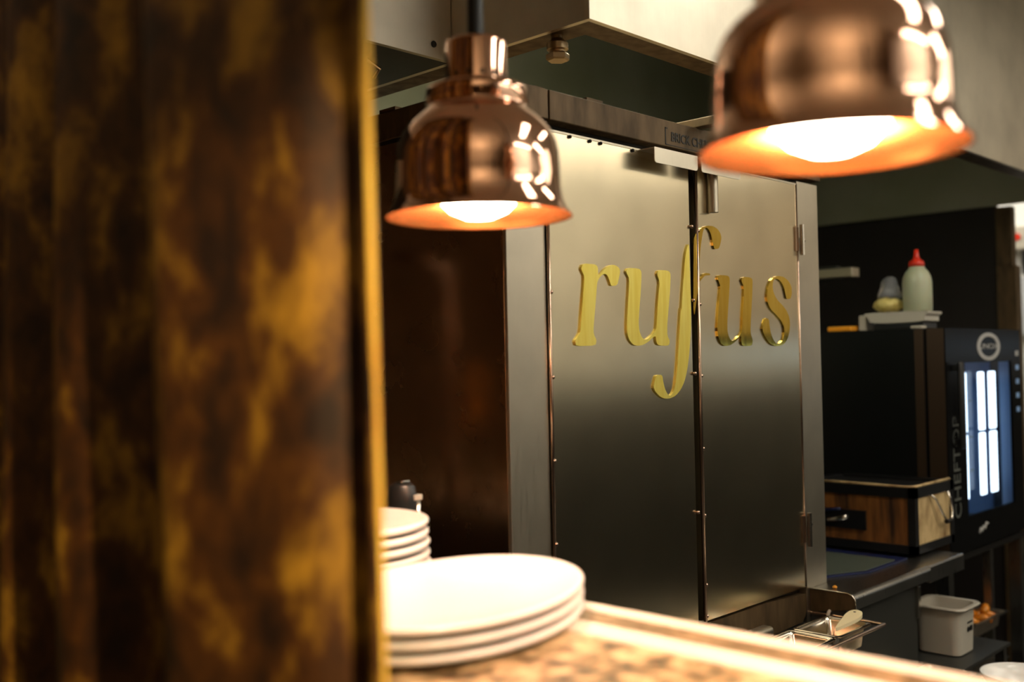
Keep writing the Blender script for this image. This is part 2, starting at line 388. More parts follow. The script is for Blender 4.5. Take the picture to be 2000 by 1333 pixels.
# dark cut lettering in the beam
text('lettering', 'BRICK CHEF', 0.0275, (1.899, YF-.0125, 0.4765), 'darkmetal', beam, .0006, sx=.93, bold=.0005)
e_ = MB(); e_.box(1.808, 1.811, YF-.0128, YF-.0122, .458, .495); e_.box(1.808, 1.817, YF-.0128, YF-.0122, .4925, .495); e_.box(1.808, 1.990, YF-.0128, YF-.0122, .458, .4595)
e_.done('engraved_line', 'darkmetal', beam)
sq = MB(); sq.box(1.935, 1.962, 1.235, 1.55, .514, .534, .002); sq.done('square_tube', 'beam', K)

def door(x0, x1, name_handed):
    d = MB().box(x0, x1, YF-.006, YF+.018, DB, DT, .0015).done('door', 'door', K)
    MB().box(x0+.001, x1-.001, YF-.0075, YF-.0062, DT-.0045, DT-.0005).done('top_lip', 'steel', d)
    return d
dl = door(DL, DM-.010, 'left'); dr = door(DM+.012, DR, 'right')
def studs(xs, zs, d, dx=0):
    for z in zs:
        s = MB(); s.lathe([(.0001, -.0045), (.0035, -.003), (.0042, 0), (.0035, .003), (.0001, .0045)], xs, YF-.010, z, n=12); s.done('rivet', 'bronze', d, smooth=True)
MB().rod((DL-.0015, YF-.008, DB+.002), (DL-.0015, YF-.008, DT-.002), .0035).done('edge_tube', 'bronze', dl, smooth=True)
MB().rod((DM+.0125, YF-.008, DB+.002), (DM+.0125, YF-.008, DT-.002), .0045).done('edge_tube', 'bronze', dr, smooth=True)
MB().rod((DR+.002, YF-.006, DB+.002), (DR+.002, YF-.006, DT-.002), .0025).done('edge_tube', 'bronze', dr, smooth=True)
studs(DL+.001, (.130, -.029, -.185, -.340, -.5), dl); studs(DM-.009, (.290, .128, -.032, -.335), dl); studs(DM+.016, (.283, .120, -.038, -.198, -.345, -.497, -.565), dr)
for xx in (1.503, 1.563, 1.596, 1.70): 
    s = MB(); s.lathe([(.0001, -.004), (.0035, -.002), (.0035, .002), (.0001, .004)], xx, YF-.008, DT-.007, n=10); s.done('rivet', 'darkmetal', dl, smooth=True)
def pull(x0, x1, d):
    # folded lip pull standing off the door
    poly = chaikin([(x0, .436), (x0, .404), (x1, .404), (x1, .436)], 1)
    p = [(x0, .436), (x0, .410), (x0+.0015, .406), (x0+.006, .404), (x1-.006, .404), (x1-.0015, .406), (x1, .410), (x1, .436)]
    m = MB(); m.prism(p, 'y', 1.2535, 1.2555); m.box(x0, x1, 1.2555, YF-.0065, .4335, .436)
    m.done('pull_handle', 'hood', d)
pull(1.722, 1.877, dl); pull(1.8915, 2.048, dr)
lt = MB(); lt.rod((1.979, 1.282, .327), (1.979, 1.282, .433), .0105, 24); lt.done('latch_rod', 'steel', dr, smooth=True, angle=40)
for zc, zt, zb in ((.29, .333, .256), (-.43, -.392, -.476)):
    h = MB(); h.rod((DR+.010, YF-.0155, zb), (DR+.010, YF-.0155, zt), .0062, 16); hh = h.done('hinge', 'chrome', K, smooth=True, angle=40)
    MB().box(DR+.0165, DR+.045, YF-.0055, YF-.0042, zb+.004, zc+.012, .0005).done('hinge_leaf', 'steel', hh)
    MB().box(DR-.012, DR+.003, YF-.010, YF-.0062, zb+.01, zt-.006, .0005).done('hinge_leaf', 'bronze', hh)
    s = MB(); s.lathe([(.006, 0), (.006, .003), (.003, .005)], DR+.034, YF-.0055, zc+.006, n=14, axis=Matrix.Rotation(PI/2, 3, 'X')); s.done('hinge_screw', 'chrome', hh, smooth=True)
LET = {
    'r': [(1.5322, 0.1886), (1.5659, 0.1889), (1.5733, 0.1866), (1.5765, 0.1822), (1.576, 0.1683), (1.5789, 0.1681), (1.5842, 0.1705), (1.5915, 0.1761), (1.6014, 0.1835), (1.6125, 0.189), (1.6235, 0.1911), (1.6345, 0.1898), (1.643, 0.186), (1.6468, 0.1796), (1.6423, 0.1655), (1.6356, 0.1501), (1.6171, 0.1483), (1.613, 0.1565), (1.608, 0.1655), (1.6029, 0.1706), (1.5962, 0.1716), (1.5889, 0.1692), (1.5816, 0.1643), (1.5747, 0.1564), (1.5721, 0.1488), (1.5669, 0.1124), (1.559, 0.0656), (1.559, 0.0521), (1.5675, 0.0402), (1.5639, 0.0296), (1.5066, 0.0286), (1.5024, 0.0386), (1.5117, 0.0474), (1.5195, 0.0563), (1.5231, 0.0845), (1.5318, 0.1412), (1.5344, 0.1644), (1.5293, 0.1716), (1.525, 0.1788)],
    'u': [(1.6719, 0.1875), (1.7065, 0.1877), (1.7142, 0.1854), (1.7173, 0.18), (1.7139, 0.1433), (1.7073, 0.1036), (1.7037, 0.0767), (1.7057, 0.0593), (1.713, 0.0467), (1.7219, 0.0417), (1.7325, 0.0428), (1.746, 0.0492), (1.7597, 0.0589), (1.7648, 0.0662), (1.7695, 0.105), (1.7748, 0.1375), (1.7799, 0.1636), (1.771, 0.1793), (1.7759, 0.1882), (1.8069, 0.1889), (1.8165, 0.1864), (1.8199, 0.18), (1.8164, 0.1471), (1.8092, 0.1059), (1.8033, 0.0731), (1.8029, 0.0503), (1.8116, 0.0389), (1.8076, 0.0291), (1.7802, 0.0289), (1.7681, 0.0308), (1.7629, 0.0373), (1.7615, 0.0493), (1.7512, 0.0461), (1.7376, 0.038), (1.7189, 0.0309), (1.6981, 0.0286), (1.6828, 0.0317), (1.6705, 0.0419), (1.6647, 0.0559), (1.6655, 0.0792), (1.6725, 0.134), (1.6762, 0.1654), (1.6689, 0.1745), (1.6661, 0.1798)],
    'fl': [(1.8907, 0.2516), (1.8846, 0.2444), (1.8789, 0.232), (1.8734, 0.2121), (1.8691, 0.1818), (1.8624, 0.144), (1.8568, 0.1015), (1.855, 0.1125), (1.8493, 0.073), (1.8429, 0.0259), (1.8378, -0.0132), (1.8329, -0.0366), (1.8261, -0.0613), (1.8195, -0.072), (1.8087, -0.0781), (1.7984, -0.0736), (1.7897, -0.0617), (1.7845, -0.0478), (1.781, -0.0323), (1.7612, -0.0322), (1.7543, -0.0454), (1.75, -0.0574), (1.756, -0.0668), (1.771, -0.0772), (1.7889, -0.0829), (1.8072, -0.0832), (1.8286, -0.0778), (1.8479, -0.0652), (1.8622, -0.0483), (1.8727, -0.0249), (1.8808, 0.0051), (1.8878, 0.0416), (1.8913, 0.0735), (1.8929, 0.1134), (1.892, 0.1677), (1.8913, 0.2282)],
    'fr': [(1.9048, 0.0923), (1.906, 0.1683), (1.9091, 0.2628), (1.9148, 0.2724), (1.9273, 0.2833), (1.9453, 0.2924), (1.9646, 0.2972), (1.9869, 0.2981), (2.0063, 0.2926), (2.0172, 0.2832), (2.0205, 0.274), (2.0163, 0.2611), (2.0086, 0.2483), (1.9916, 0.2461), (1.9877, 0.2513), (1.984, 0.2635), (1.9777, 0.2786), (1.9712, 0.2882), (1.9617, 0.2926), (1.952, 0.2898), (1.9462, 0.2824), (1.9399, 0.2619), (1.9336, 0.2385), (1.9299, 0.2152), (1.9271, 0.1937), (1.9256, 0.1764), (1.9325, 0.1789), (1.9479, 0.1904), (1.9706, 0.1904), (1.9705, 0.186), (1.9504, 0.1851), (1.935, 0.1744), (1.9253, 0.1683), (1.9223, 0.1613), (1.9158, 0.1336), (1.9116, 0.1153)],
    'u2': [(2.0043, 0.1889), (2.0429, 0.1888), (2.0499, 0.1852), (2.051, 0.1765), (2.0467, 0.1446), (2.0408, 0.1095), (2.0359, 0.0763), (2.0371, 0.0573), (2.0452, 0.0439), (2.0551, 0.0392), (2.0669, 0.0416), (2.082, 0.0488), (2.0958, 0.0585), (2.0993, 0.069), (2.1022, 0.1013), (2.1084, 0.1369), (2.1112, 0.1661), (2.0998, 0.1794), (2.1077, 0.1889), (2.1396, 0.1893), (2.1486, 0.1856), (2.1498, 0.1774), (2.146, 0.143), (2.1401, 0.102), (2.1357, 0.0726), (2.1364, 0.0547), (2.145, 0.0401), (2.1398, 0.0279), (2.1019, 0.0271), (2.0938, 0.0336), (2.094, 0.0521), (2.0818, 0.0448), (2.0667, 0.0368), (2.046, 0.0289), (2.0229, 0.0273), (2.0075, 0.0336), (1.9982, 0.0461), (1.9948, 0.0648), (1.9971, 0.0867), (2.0028, 0.1212), (2.0099, 0.1543), (2.0104, 0.1654), (2.0006, 0.1806)],
    's': [(2.334, 0.1592), (2.3264, 0.1438), (2.306, 0.1432), (2.3009, 0.1564), (2.2956, 0.1716), (2.2829, 0.1847), (2.2667, 0.1908), (2.2519, 0.191), (2.2434, 0.183), (2.2411, 0.1695), (2.2454, 0.1562), (2.2609, 0.1398), (2.2868, 0.127), (2.3062, 0.1138), (2.3173, 0.0986), (2.3209, 0.0815), (2.3172, 0.0626), (2.3061, 0.0437), (2.2887, 0.0318), (2.2653, 0.0267), (2.2424, 0.0271), (2.2201, 0.0335), (2.2016, 0.0484), (2.1882, 0.0657), (2.1936, 0.0799), (2.2038, 0.0949), (2.2197, 0.0927), (2.2221, 0.0769), (2.2262, 0.0602), (2.2367, 0.0435), (2.2508, 0.0335), (2.2689, 0.0326), (2.2842, 0.042), (2.2917, 0.0573), (2.2908, 0.0743), (2.2783, 0.0894), (2.2558, 0.1026), (2.2304, 0.1155), (2.2167, 0.1302), (2.2127, 0.1484), (2.2185, 0.1686), (2.2305, 0.1842), (2.2472, 0.1941), (2.2671, 0.1989), (2.2936, 0.1979), (2.3167, 0.1895), (2.3314, 0.1764)],

}
for k, nm, d in (('r', 'letter', dl), ('u', 'letter', dl), ('fl', 'letter', dl), ('fr', 'letter', dr), ('u2', 'letter', dr), ('s', 'letter', dr)):
    l = MB().prism(chaikin(LET[k]), 'y', YF-.0100, YF-.0062).done(nm, 'brass' if d is dl else 'brass_mirror', d)
    l['label'] = 'polished gold metal letter piece'

# pipe with a lever valve, left of the cabinet side
t = thing('gas_pipe', 'dark copper pipe with a lever valve beside the oven cabinet', 'pipe', (1.17, 1.62, FZ))
MB().tube([(1.17, 1.62, FZ), (1.17, 1.62, -.2), (1.17, 1.62, .16), (1.175, 1.625, .20), (1.20, 1.65, .225), (1.25, 1.70, .23)], .014, 16).done('pipe', 'bronze', t, smooth=True)
MB().lathe([(.014, -.05), (.024, -.045), (.024, .0), (.018, .01), (.018, .03), (.024, .04), (.014, .05)], 1.17, 1.62, -.16, 12).done('valve_body', 'chrome', t, smooth=True, angle=30)
MB().tube([(1.15, 1.60, -.15), (1.135, 1.585, -.12), (1.13, 1.58, -.10), (1.13, 1.58, 0)], .007, 8).done('lever', 'orange', t, smooth=True)

# ================================================================== serving counter
CT = -0.305
K2 = thing('serving_counter', 'mottled stone serving counter with pale metal strips along the kitchen edge', 'counter', (.76, .6, FZ))
MB().box(.600, .887, -1.6, 2.9, CT-.04, CT, .003).done('stone_top', 'stone', K2)
MB().box(.8875, .931, -1.6, 2.9, CT-.04, CT+.0012, .0025, 3).done('metal_strip', 'strip', K2)
MB().box(.9315, .978, -1.6, 2.9, CT-.04, CT-.001, .001).done('stone_inlay', 'inlay', K2)
MB().box(.9785, 1.006, -1.6, 2.9, CT-.04, CT+.0012, .004, 3).done('edge_strip', 'strip', K2)
MB().box(.66, .96, -1.6, 2.9, FZ, CT-.0401).done('counter_base', 'counterbase', K2)

# plates
def plate(cx, cy, z, a, b_, rot, h, label, group, n=96, thick=.0145):
    T = h
    prof = [(.0001, 0), (.62, 0), (.80, T*.10), (.93, T*.30), (.985, T*.5), (1.0, T*.68), (1.0, T*.84), (.992, T*.95), (.975, T), (.94, T*.95), (.80, T*.72), (.55, T*.58), (.0001, T*.55)]
    m = MB(); m.lathe([(r, hh) for r, hh in prof], cx, cy, z, n=n, sx=a, sy=b_, rot=rot, cap=False)
    o = m.done('oval_plate' if a != b_ else 'round_plate', 'china', smooth=True)
    bmw = o
    return tag(o, label, 'plate', group)
rotp = math.atan2(.358, .934)
PL = ['white oval plate at the bottom of the low stack on the counter', 'white oval plate in the middle of the low stack on the counter', 'white oval plate on top of the low stack, brightly lit']
for i in range(3): plate(.826, .897, CT+.0015+i*.0145, .206, .138, rotp, .0143, PL[i], 'stack of oval plates')
NW = ['lowest', 'second from the bottom', 'third from the bottom', 'third from the top', 'second from the top', 'topmost']
for i in range(6): plate(.868+(i % 2)*.001-i*.001, 1.190, CT+.0015+i*.0148, .131, .131001, 0, .0146, 'white plate in the tall stack beside the curtain, %s' % NW[i], 'tall stack of plates')

# knives in a holder hooked on the kitchen edge of the counter
t = thing('knife_holder', 'black holder hooked on the counter edge behind the tall plate stack', 'knife holder', (1.05, 1.31, -.46))
MB().box(1.0068, 1.095, 1.255, 1.365, -.46, -.33, .004).done('holder_box', 'black', t)
t = thing('kitchen_knife', 'black knife handle with a pale steel end cap, behind the tall plate stack', 'knife', (1.070, 1.290, -.329))
MB().lathe([(.0120, -.328), (.0150, -.30), (.0155, -.26), (.0150, -.22), (.0125, -.196), (.0085, -.190)], 1.070, 1.290, 0, 24, sx=1.7, sy=1.1, rot=-.75).done('handle', 'black', t, smooth=True)
MB().box(1.062, 1.080, 1.281, 1.295, -.1898, -.186, .001).done('end_cap', 'chrome', t)
t = thing('kitchen_spoon', 'slim grey handle with a flat pale tip, beside the black knife handle', 'utensil', (1.0855, 1.272, -.329))
MB().tube([(1.0855, 1.272, -.3288), (1.0862, 1.272, -.26), (1.087, 1.272, -.218)], .0048, 12).done('handle', 'chrome', t, smooth=True)
MB().box(1.077, 1.094, 1.268, 1.279, -.2178, -.209, .001).done('end_tip', 'white', t)

# ================================================================== copper heat lamps
RL = 0.121
PROF = [(1.0, 0), (.985, .03), (.955, .06), (.925, .12), (.90, .19), (.882, .28), (.876, .40), (.872, .55), (.862, .68), (.84, .79), (.80, .89), (.735, .98), (.65, 1.06), (.575, 1.12), (.54, 1.16), (.535, 1.19), (.545, 1.21), (.545, 1.33), (.535, 1.37), (.50, 1.39), (.36, 1.405), (.335, 1.42), (.33, 1.45), (.33, 1.84), (.322, 1.87), (.30, 1.89), (.12, 1.895)]
def heat_lamp(x, y, z, label):
    t = thing('heat_lamp', label, 'heat lamp', (x, y, z), 'copper heat lamps above the counter')
    m = MB(); m.lathe([(r*RL, h*RL) for r, h in PROF], x, y, z, n=96, cap=False)
    sh = m.done('lamp_shade', 'copper', t, smooth=True, angle=50)
    inner = [(r, h) for r, h in PROF if h < 1.13]
    m = MB(); m.lathe([(1.0*RL, 0)]+[((r-.02)*RL, (h+.006)*RL) for r, h in inner]+[(.02*RL, 1.12*RL)], x, y, z, n=96, cap=False)
    m.done('shade_lining', 'copper_in', sh, smooth=True, angle=60)
    v0 = v1 = None
    for k in range(14):
        a = 2*PI*k/14+.1; q = Vector((1, 0, 0)).to_track_quat('Z', 'Y').to_matrix()
        if v0 is None:
            v0 = MB().lathe([(.0030, 0), (.0030, .0016)], x, y, z+1.49*RL, n=12, axis=q).done('vent_hole', 'darkmetal', sh)
            v1 = MB().lathe([(.0022, 0), (.0022, .0016)], x, y, z+1.26*RL, n=12, axis=q).done('vent_hole', 'darkmetal', sh)
            z0_, z1_ = v0.location.z, v1.location.z
            h0, h1 = v0, v1
        else:
            h0 = v0.copy(); C.objects.link(h0); h1 = v1.copy(); C.objects.link(h1)
        off = sh.location
        h0.location = (-off.x+math.cos(a)*.329*RL, -off.y+math.sin(a)*.329*RL, z0_); h0.rotation_euler = (0, 0, a)
        h1.location = (-off.x+math.cos(a+.2)*.542*RL, -off.y+math.sin(a+.2)*.542*RL, z1_); h1.rotation_euler = (0, 0, a+.2)
    m = MB(); m.lathe([(.0001, -.475), (.16, -.465), (.31, -.40), (.43, -.28), (.50, -.13), (.52, 0), (.48, .15), (.38, .28), (.26, .40), (.16, .52), (.13, .60)], 0, 0, 0, n=48)
    for v in m.bm.verts: v.co = Vector((x+v.co.x*RL, y+v.co.y*RL, E+z+.46*RL+(v.co.z-E)*RL))
    m.done('bulb', 'bulb', t, smooth=True)
    MB().rod((x, y, z+1.89*RL), (x, y, z+2.6*RL), .0105).done('cable_sleeve', 'cord', t, smooth=True, angle=40)
    MB().rod((x, y, z+2.6*RL), (x, y, CZ), .0075).done('cable', 'cord', t, smooth=True, angle=40)
    L = bpy.data.lights.new('heat_light', 'SPOT'); L.energy = LAMP_W; L.color = (1.0, .74, .48); L.spot_size = math.radians(125); L.spot_blend = .6; L.shadow_soft_size = .03
    lo = bpy.data.objects.new('heat_light', L); C.objects.link(lo); lo.parent = t; lo.location = (0, 0, -.002)
heat_lamp(.928, .955, .187, 'copper heat lamp hanging nearer the curtain, its whole shade in view')
heat_lamp(.886, .447, .187, 'large copper heat lamp at upper right, cut off by the top of the photo')

# ================================================================== curtain
def curtain():
    ys = [(.560, .715), (.540, .690), (.524, .660), (.511, .643), (.499, .635), (.496, .641), (.511, .660), (.509, .671), (.489, .680), (.470, .70), (.450, .75), (.430, .80), (.424, .83), (.440, .855), (.480, .875), (.515, .905), (.520, .935), (.500, .965), (.462, 1.00), (.440, 1.035), (.442, 1.06), (.480, 1.09), (.515, 1.13), (.495, 1.17), (.455, 1.21), (.450, 1.24), (.490, 1.28), (.505, 1.32), (.468, 1.39), (.458, 1.43), (.480, 1.47), (.494, 1.52), (.468, 1.57), (.460, 1.62), (.485, 1.70), (.5, 1.8)]
    def cr(t):
        n = len(ys)-1; f_ = t*n; i = min(int(f_), n-1); u = f_-i
        p = [ys[max(0, i-1)], ys[i], ys[i+1], ys[min(n, i+2)]]
        return [0.5*((2*p[1][k])+(-p[0][k]+p[2][k])*u+(2*p[0][k]-5*p[1][k]+4*p[2][k]-p[3][k])*u*u+(-p[0][k]+3*p[1][k]-3*p[2][k]+p[3][k])*u**3) for k in (0, 1)]
    def fn(u, v):
        x, y = cr(u); z = CZ-.045+(FZ+.02-CZ+.045)*v
        zz = .33-z
        y = .98+(y-.98)*(1+.052*zz)
        x += .006*math.sin(3.1*z+9*u)*min(1, u*6) ; y += .004*math.sin(2.3*z+14*u)
        return (x-.004, y, z)
    return MB().grid(fn, 300, 60)
M_['goldhem'] = noisy('gold_velvet_hem', (0.95, 0.66, 0.08), (0.75, 0.42, 0.04), (6, 6, 6), r1=.6, r2=.7)  # bright gold puts the backlit glow of the curtain edge into colour
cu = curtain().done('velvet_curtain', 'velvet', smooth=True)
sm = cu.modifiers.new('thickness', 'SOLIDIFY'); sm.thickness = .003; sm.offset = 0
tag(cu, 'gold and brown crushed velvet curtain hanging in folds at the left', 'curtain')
def hem_glow_line():
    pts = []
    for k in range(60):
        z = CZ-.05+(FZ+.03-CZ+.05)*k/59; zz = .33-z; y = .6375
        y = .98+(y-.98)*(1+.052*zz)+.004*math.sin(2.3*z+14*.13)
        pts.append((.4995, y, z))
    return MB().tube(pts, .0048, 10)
hem_glow_line().done('hem', 'goldhem', cu, smooth=True)
MB_ = MB(); MB_.rod((.475, .5, CZ-.02), (.475, 2.2, CZ-.02), .014); rod = MB_.done('curtain_rail', 'darkmetal', smooth=True)
tag(rod, 'dark curtain rail under the ceiling above the velvet curtain', 'curtain rail')

# dining room lamps behind the camera (they show as points in the copper)
def pendant(x, y, z, r, label, first=[None]):
    if first[0] is None:
        t = thing('pendant_lamp', label, 'pendant lamp', (x, y, z), 'small warm pendant bulbs in the dining room')
        MB().lathe([(.0001, -r), (r*.7, -r*.7), (r, 0), (r*.7, r*.7), (r*.3, r*1.2)], x, y, z, 20).done('bulb', 'warmglow', t, smooth=True)
        MB().rod((x, y, z+r*1.2), (x, y, z+1.0), .004, 8).done('cable', 'cord', t)
        first[0] = t
    else:
        t = copy_tree(first[0], None, (x, y, z)); t['label'] = label
W = ['nearest the counter', 'second from the counter', 'over the first table', 'over the second table', 'over the third table', 'beside the left wall', 'in the far left corner', 'in the far right corner']
for i, (x, y, z) in enumerate([(-.9, -.6, .75), (-1.4, .1, .62), (-2.0, -1.1, .7), (-2.4, -.2, .3), (-2.9, .7, .55), (-3.4, -1.6, .2), (-3.6, 1.4, .6), (-1.2, -2.3, .5)]):
    pendant(x, y, z, .022, 'small warm glowing pendant bulb in the dining room, %s' % W[i])
for x, y, d in ((-.9, 1.9, 'by the curtain side'), (-1.0, -1.2, 'by the far wall side')):  # added uplighters, out of view, to brighten the ceiling
    t = thing('floor_lamp', 'uplighter floor lamp in the dining room, %s' % d, 'floor lamp', (x, y, FZ))
    MB().lathe([(.14, 0), (.14, .015), (.012, .03), (.012, 1.75)], x, y, FZ, 24).done('stand', 'darkmetal', t, smooth=True, angle=40)
    MB().lathe([(.02, 1.7501), (.13, 1.86), (.125, 1.86), (.02, 1.765)], x, y, FZ, 24, cap=False).done('lamp_bowl', 'darkmetal', t, smooth=True)
    L = bpy.data.lights.new('uplight', 'SPOT'); L.energy = UPLIGHT_W; L.color = (1, .80, .55); L.spot_size = math.radians(140); L.spot_blend = .5; L.shadow_soft_size = .05
    lo = bpy.data.objects.new('uplight', L); C.objects.link(lo); lo.parent = t; lo.location = (0, 0, 1.80); lo.rotation_euler = (PI, 0, 0)
lx, ly, lz = .24, -.62, .62  # added unseen spot raking the curtain folds
t = thing('picture_light', 'small warm spotlight on the dining side aimed along the curtain', 'spotlight', (lx, ly, lz))
MB().lathe([(.03, 0), (.03, .08), (.015, .10)], lx, ly, lz, 24).done('lamp_housing', 'darkmetal', t, smooth=True, angle=40)
MB().rod((lx, ly, lz+.1), (lx, ly, CZ), .008).done('stem', 'darkmetal', t)
L = bpy.data.lights.new('curtain_light', 'SPOT'); L.energy = CURTAIN_FILL_W; L.color = (1, .70, .36); L.spot_size = math.radians(24); L.spot_blend = .9; L.shadow_soft_size = .02
lo = bpy.data.objects.new('curtain_light', L); C.objects.link(lo); lo.parent = t; lo.location = (0, 0, -.01)
lo.rotation_euler = (Vector((.47, .74, -.06))-Vector((lx, ly, lz))).to_track_quat('-Z', 'Y').to_euler()

# ================================================================== worktop right of the cabinet
WT = -.585
K3 = thing('steel_worktop', 'stainless steel worktop with rounded front edge right of the oven cabinet', 'worktop', (2.8, 1.5, FZ))
xs = 2.395
def nose(y0, z0, r, drop):  # cross-section (y, z) of the rolled front edge
    p = [(1.9, z0), (y0+r, z0)]
    for k in range(1, 8):
        a = PI/2*k/8; p.append((y0+r-math.sin(a)*r, z0-r+math.cos(a)*r))
    p += [(y0, z0-r), (y0, z0-drop), (y0+.012, z0-drop), (y0+.012, z0-drop+.01), (1.9, z0-drop+.01)]
    return p
# right of the cabinet the top runs back, in front of it only a narrow lip
p1 = nose(1.176, WT, .016, .037)
front = [(1.2945, WT)]+p1[1:-1]+[(1.2945, WT-.027)]
m = MB(); m.prism(front, 'x', xs+.002, X1+.003); m.prism(p1, 'x', X1+.0031, 2.855); wt1 = m.done('worktop_sheet', 'worksteel', K3, smooth=True, angle=30)
p2 = nose(1.180, WT-.001, .006, .046)
MB().prism(p2, 'x', 2.8551, 3.10).done('worktop_extension', 'worksteel', K3)
ep = [(1.2945, WT+.002), (1.194, WT+.002), (1.182, WT-.002), (1.176, WT-.010), (1.173, WT-.018), (1.173, WT-.040), (1.20, WT-.040), (1.2945, WT-.058)]
MB().prism(ep, 'x', xs, xs+.0019).done('end_plate', 'beam', K3)
e2 = MB(); e2.tube([(xs-.0008, 1.2945, WT+.0022), (xs-.0008, 1.194, WT+.0022), (xs-.0008, 1.182, WT-.002), (xs-.0008, 1.176, WT-.010), (xs-.0008, 1.173, WT-.018), (xs-.0008, 1.173, WT-.040)], .0016, 8); e2.done('plate_edge', 'chrome', K3, smooth=True)
MB().box(X1+.003, 2.81, 1.20, 1.88, FZ+.1, WT-.0375).done('cupboard_body', 'panel', K3)
MB().box(xs+.002, X1+.003, 1.20, 1.294, FZ+.1, WT-.0375).done('cupboard_end', 'panel', K3)
MB().box(2.80, 2.816, 1.19, 1.20, -.72, -.634, .001).done('corner_catch', 'chrome', K3)
MB().box(3.05, 3.09, 1.72, 1.76, FZ, WT-.0475).done('leg', 'panel', K3)
MB().box(3.05, 3.09, 1.30, 1.34, FZ, -.8615).done('leg', 'panel', K3)

# open drawer with pans
m = MB(); m.box(2.46, 2.80, 1.02, 1.1995, -.905, -.90); m.box(2.46, 2.80, 1.02, 1.025, -.90, -.865); m.box(2.46, 2.465, 1.025, 1.1995, -.90, -.85); m.box(2.795, 2.80, 1.025, 1.1995, -.90, -.85)
m.done('drawer', 'panel', K3)

def gn_pan(x0, x1, y0, y1, z, d, name, label, m='steel', group=None, rim=.008, lid=False):
    t = thing(name, label, 'pan', ((x0+x1)/2, (y0+y1)/2, z-d), group)
    def rr(a0, a1, b0, b1, r, n=5):
        out = []
        for cx, cy, s0 in ((a1-r, b1-r, 0), (a0+r, b1-r, 1), (a0+r, b0+r, 2), (a1-r, b0+r, 3)):
            for k in range(n+1):
                a = PI/2*(s0+k/n); out.append((cx+r*math.cos(a), cy+r*math.sin(a)))
        return out
    mm = MB(); L_ = []
    for (i, zz, r) in ((0, z-.003, .014), (0, z, .014), (rim*.5, z+.0008, .013), (rim, z, .012), (rim+.003, z-.006, .012), (rim+.008, z-d+.010, .012), (rim+.016, z-d+.0015, .010), (rim+.03, z-d+.001, .006)):
        L_.append([mm.bm.verts.new(Vector((p[0], p[1], E+zz))) for p in rr(x0+i, x1-i, y0+i, y1-i, r)])
    for a, b2 in zip(L_, L_[1:]):
        n = len(a)
        for k in range(n): mm.bm.faces.new((a[k], a[(k+1) % n], b2[(k+1) % n], b2[k]))
    mm.bm.faces.new(L_[-1])
    p = mm.done('pan_body', m, t, smooth=True, angle=50)
    md = p.modifiers.new('sheet', 'SOLIDIFY'); md.thickness = .0012; md.offset = 1
    return t
# hanging rail with two small pans in front of the cabinet foot
RZ = -.645
t = thing('pan_rail', 'steel rod frame that holds the two small pans below the oven cabinet', 'rail', (2.3, 1.2, RZ))
MB().tube([(2.398, 1.2955, RZ), (2.398, 1.105, RZ), (1.95, 1.105, RZ)], .005, 10).done('rod_frame', 'bronze', t, smooth=True, angle=60)
MB().rod((1.98, 1.2955, RZ), (1.98, 1.105, RZ), .005).done('rod_frame', 'bronze', t, smooth=True, angle=60)
gn_pan(2.185, 2.352, 1.112, 1.232, RZ+.010, .06, 'steel_pan', 'small steel pan holding the cream spatula below the oven cabinet', 'chrome', 'small pans on the rail')
gn_pan(2.01, 2.178, 1.112, 1.232, RZ+.010, .06, 'steel_pan', 'small empty steel pan half hidden by the counter edge', 'chrome', 'small pans on the rail')
gn_pan(2.47, 2.785, 1.035, 1.165, -.835, .06, 'steel_pan', 'steel pan in the pulled-out drawer left of the white bucket', 'steel')
m = MB(); m.tube([(2.3945, 1.25, RZ), ], .004) if False else None
rg = MB(); rg.tube([(2.398+.012*math.cos(a), 1.243, RZ+.012*math.sin(a)) for a in [2*PI*k/20 for k in range(20)]], .0045, 8, closed=True)
tag(rg.done('white_ring', 'white', smooth=True), 'white plastic ring looped on the pan rail below the worktop', 'ring')
# spatula
pts = [(2.215, 1.138), (2.235, 1.134), (2.275, 1.130), (2.315, 1.128), (2.345, 1.133), (2.365, 1.143), (2.374, 1.157), (2.370, 1.168), (2.355, 1.172), (2.325, 1.168), (2.29, 1.158), (2.25, 1.148)]
sp = MB(); sp.prism(chaikin(pts, 2), 'z', RZ+.011, RZ+.019)
for v in sp.bm.verts: v.co.z += (v.co.x-2.2)*.06+.002
so = sp.done('spatula', 'cream', smooth=False)
tag(so, 'cream coloured spatula handle lying across the small steel pan', 'spatula')
MB().lathe([(.003, 0), (.003, .001)], 2.352, 1.156, RZ+.019+.152*.06+.0025, 10).done('hanging_hole', 'oven_edge', so)
hb = MB(); hb.box(1.93, 2.165, 1.262, 1.2955, -.655, -.628, .010, 4)
tag(hb.done('drawer_handle', 'steel', smooth=True, angle=40), 'rounded steel bar handle at the foot of the oven cabinet', 'handle')

# sheet board, crumbs
t = thing('cutting_board', 'grey green board with dark blue rim lying on the steel worktop', 'board', (2.66, 1.42, WT))
MB().prism([(2.50, 1.335), (2.66, 1.262), (2.90, 1.262), (2.90, 1.56), (2.50, 1.56)], 'z', WT+.001, WT+.006).done('board_rim', 'bluerim', t)
MB().prism([(2.507, 1.342), (2.66, 1.272), (2.84, 1.272), (2.84, 1.55), (2.507, 1.55)], 'z', WT+.0061, WT+.009).done('board_face', 'board', t)
cb = MB(); cb.lathe([(.0001, 0), (.005, .001), (.006, .004), (.003, .007), (.0001, .008)], 2.435, 1.248, WT+.0005, 12)
tag(cb.done('crumb', 'orange', smooth=True), 'tiny orange crumb of food on the steel worktop', 'food')

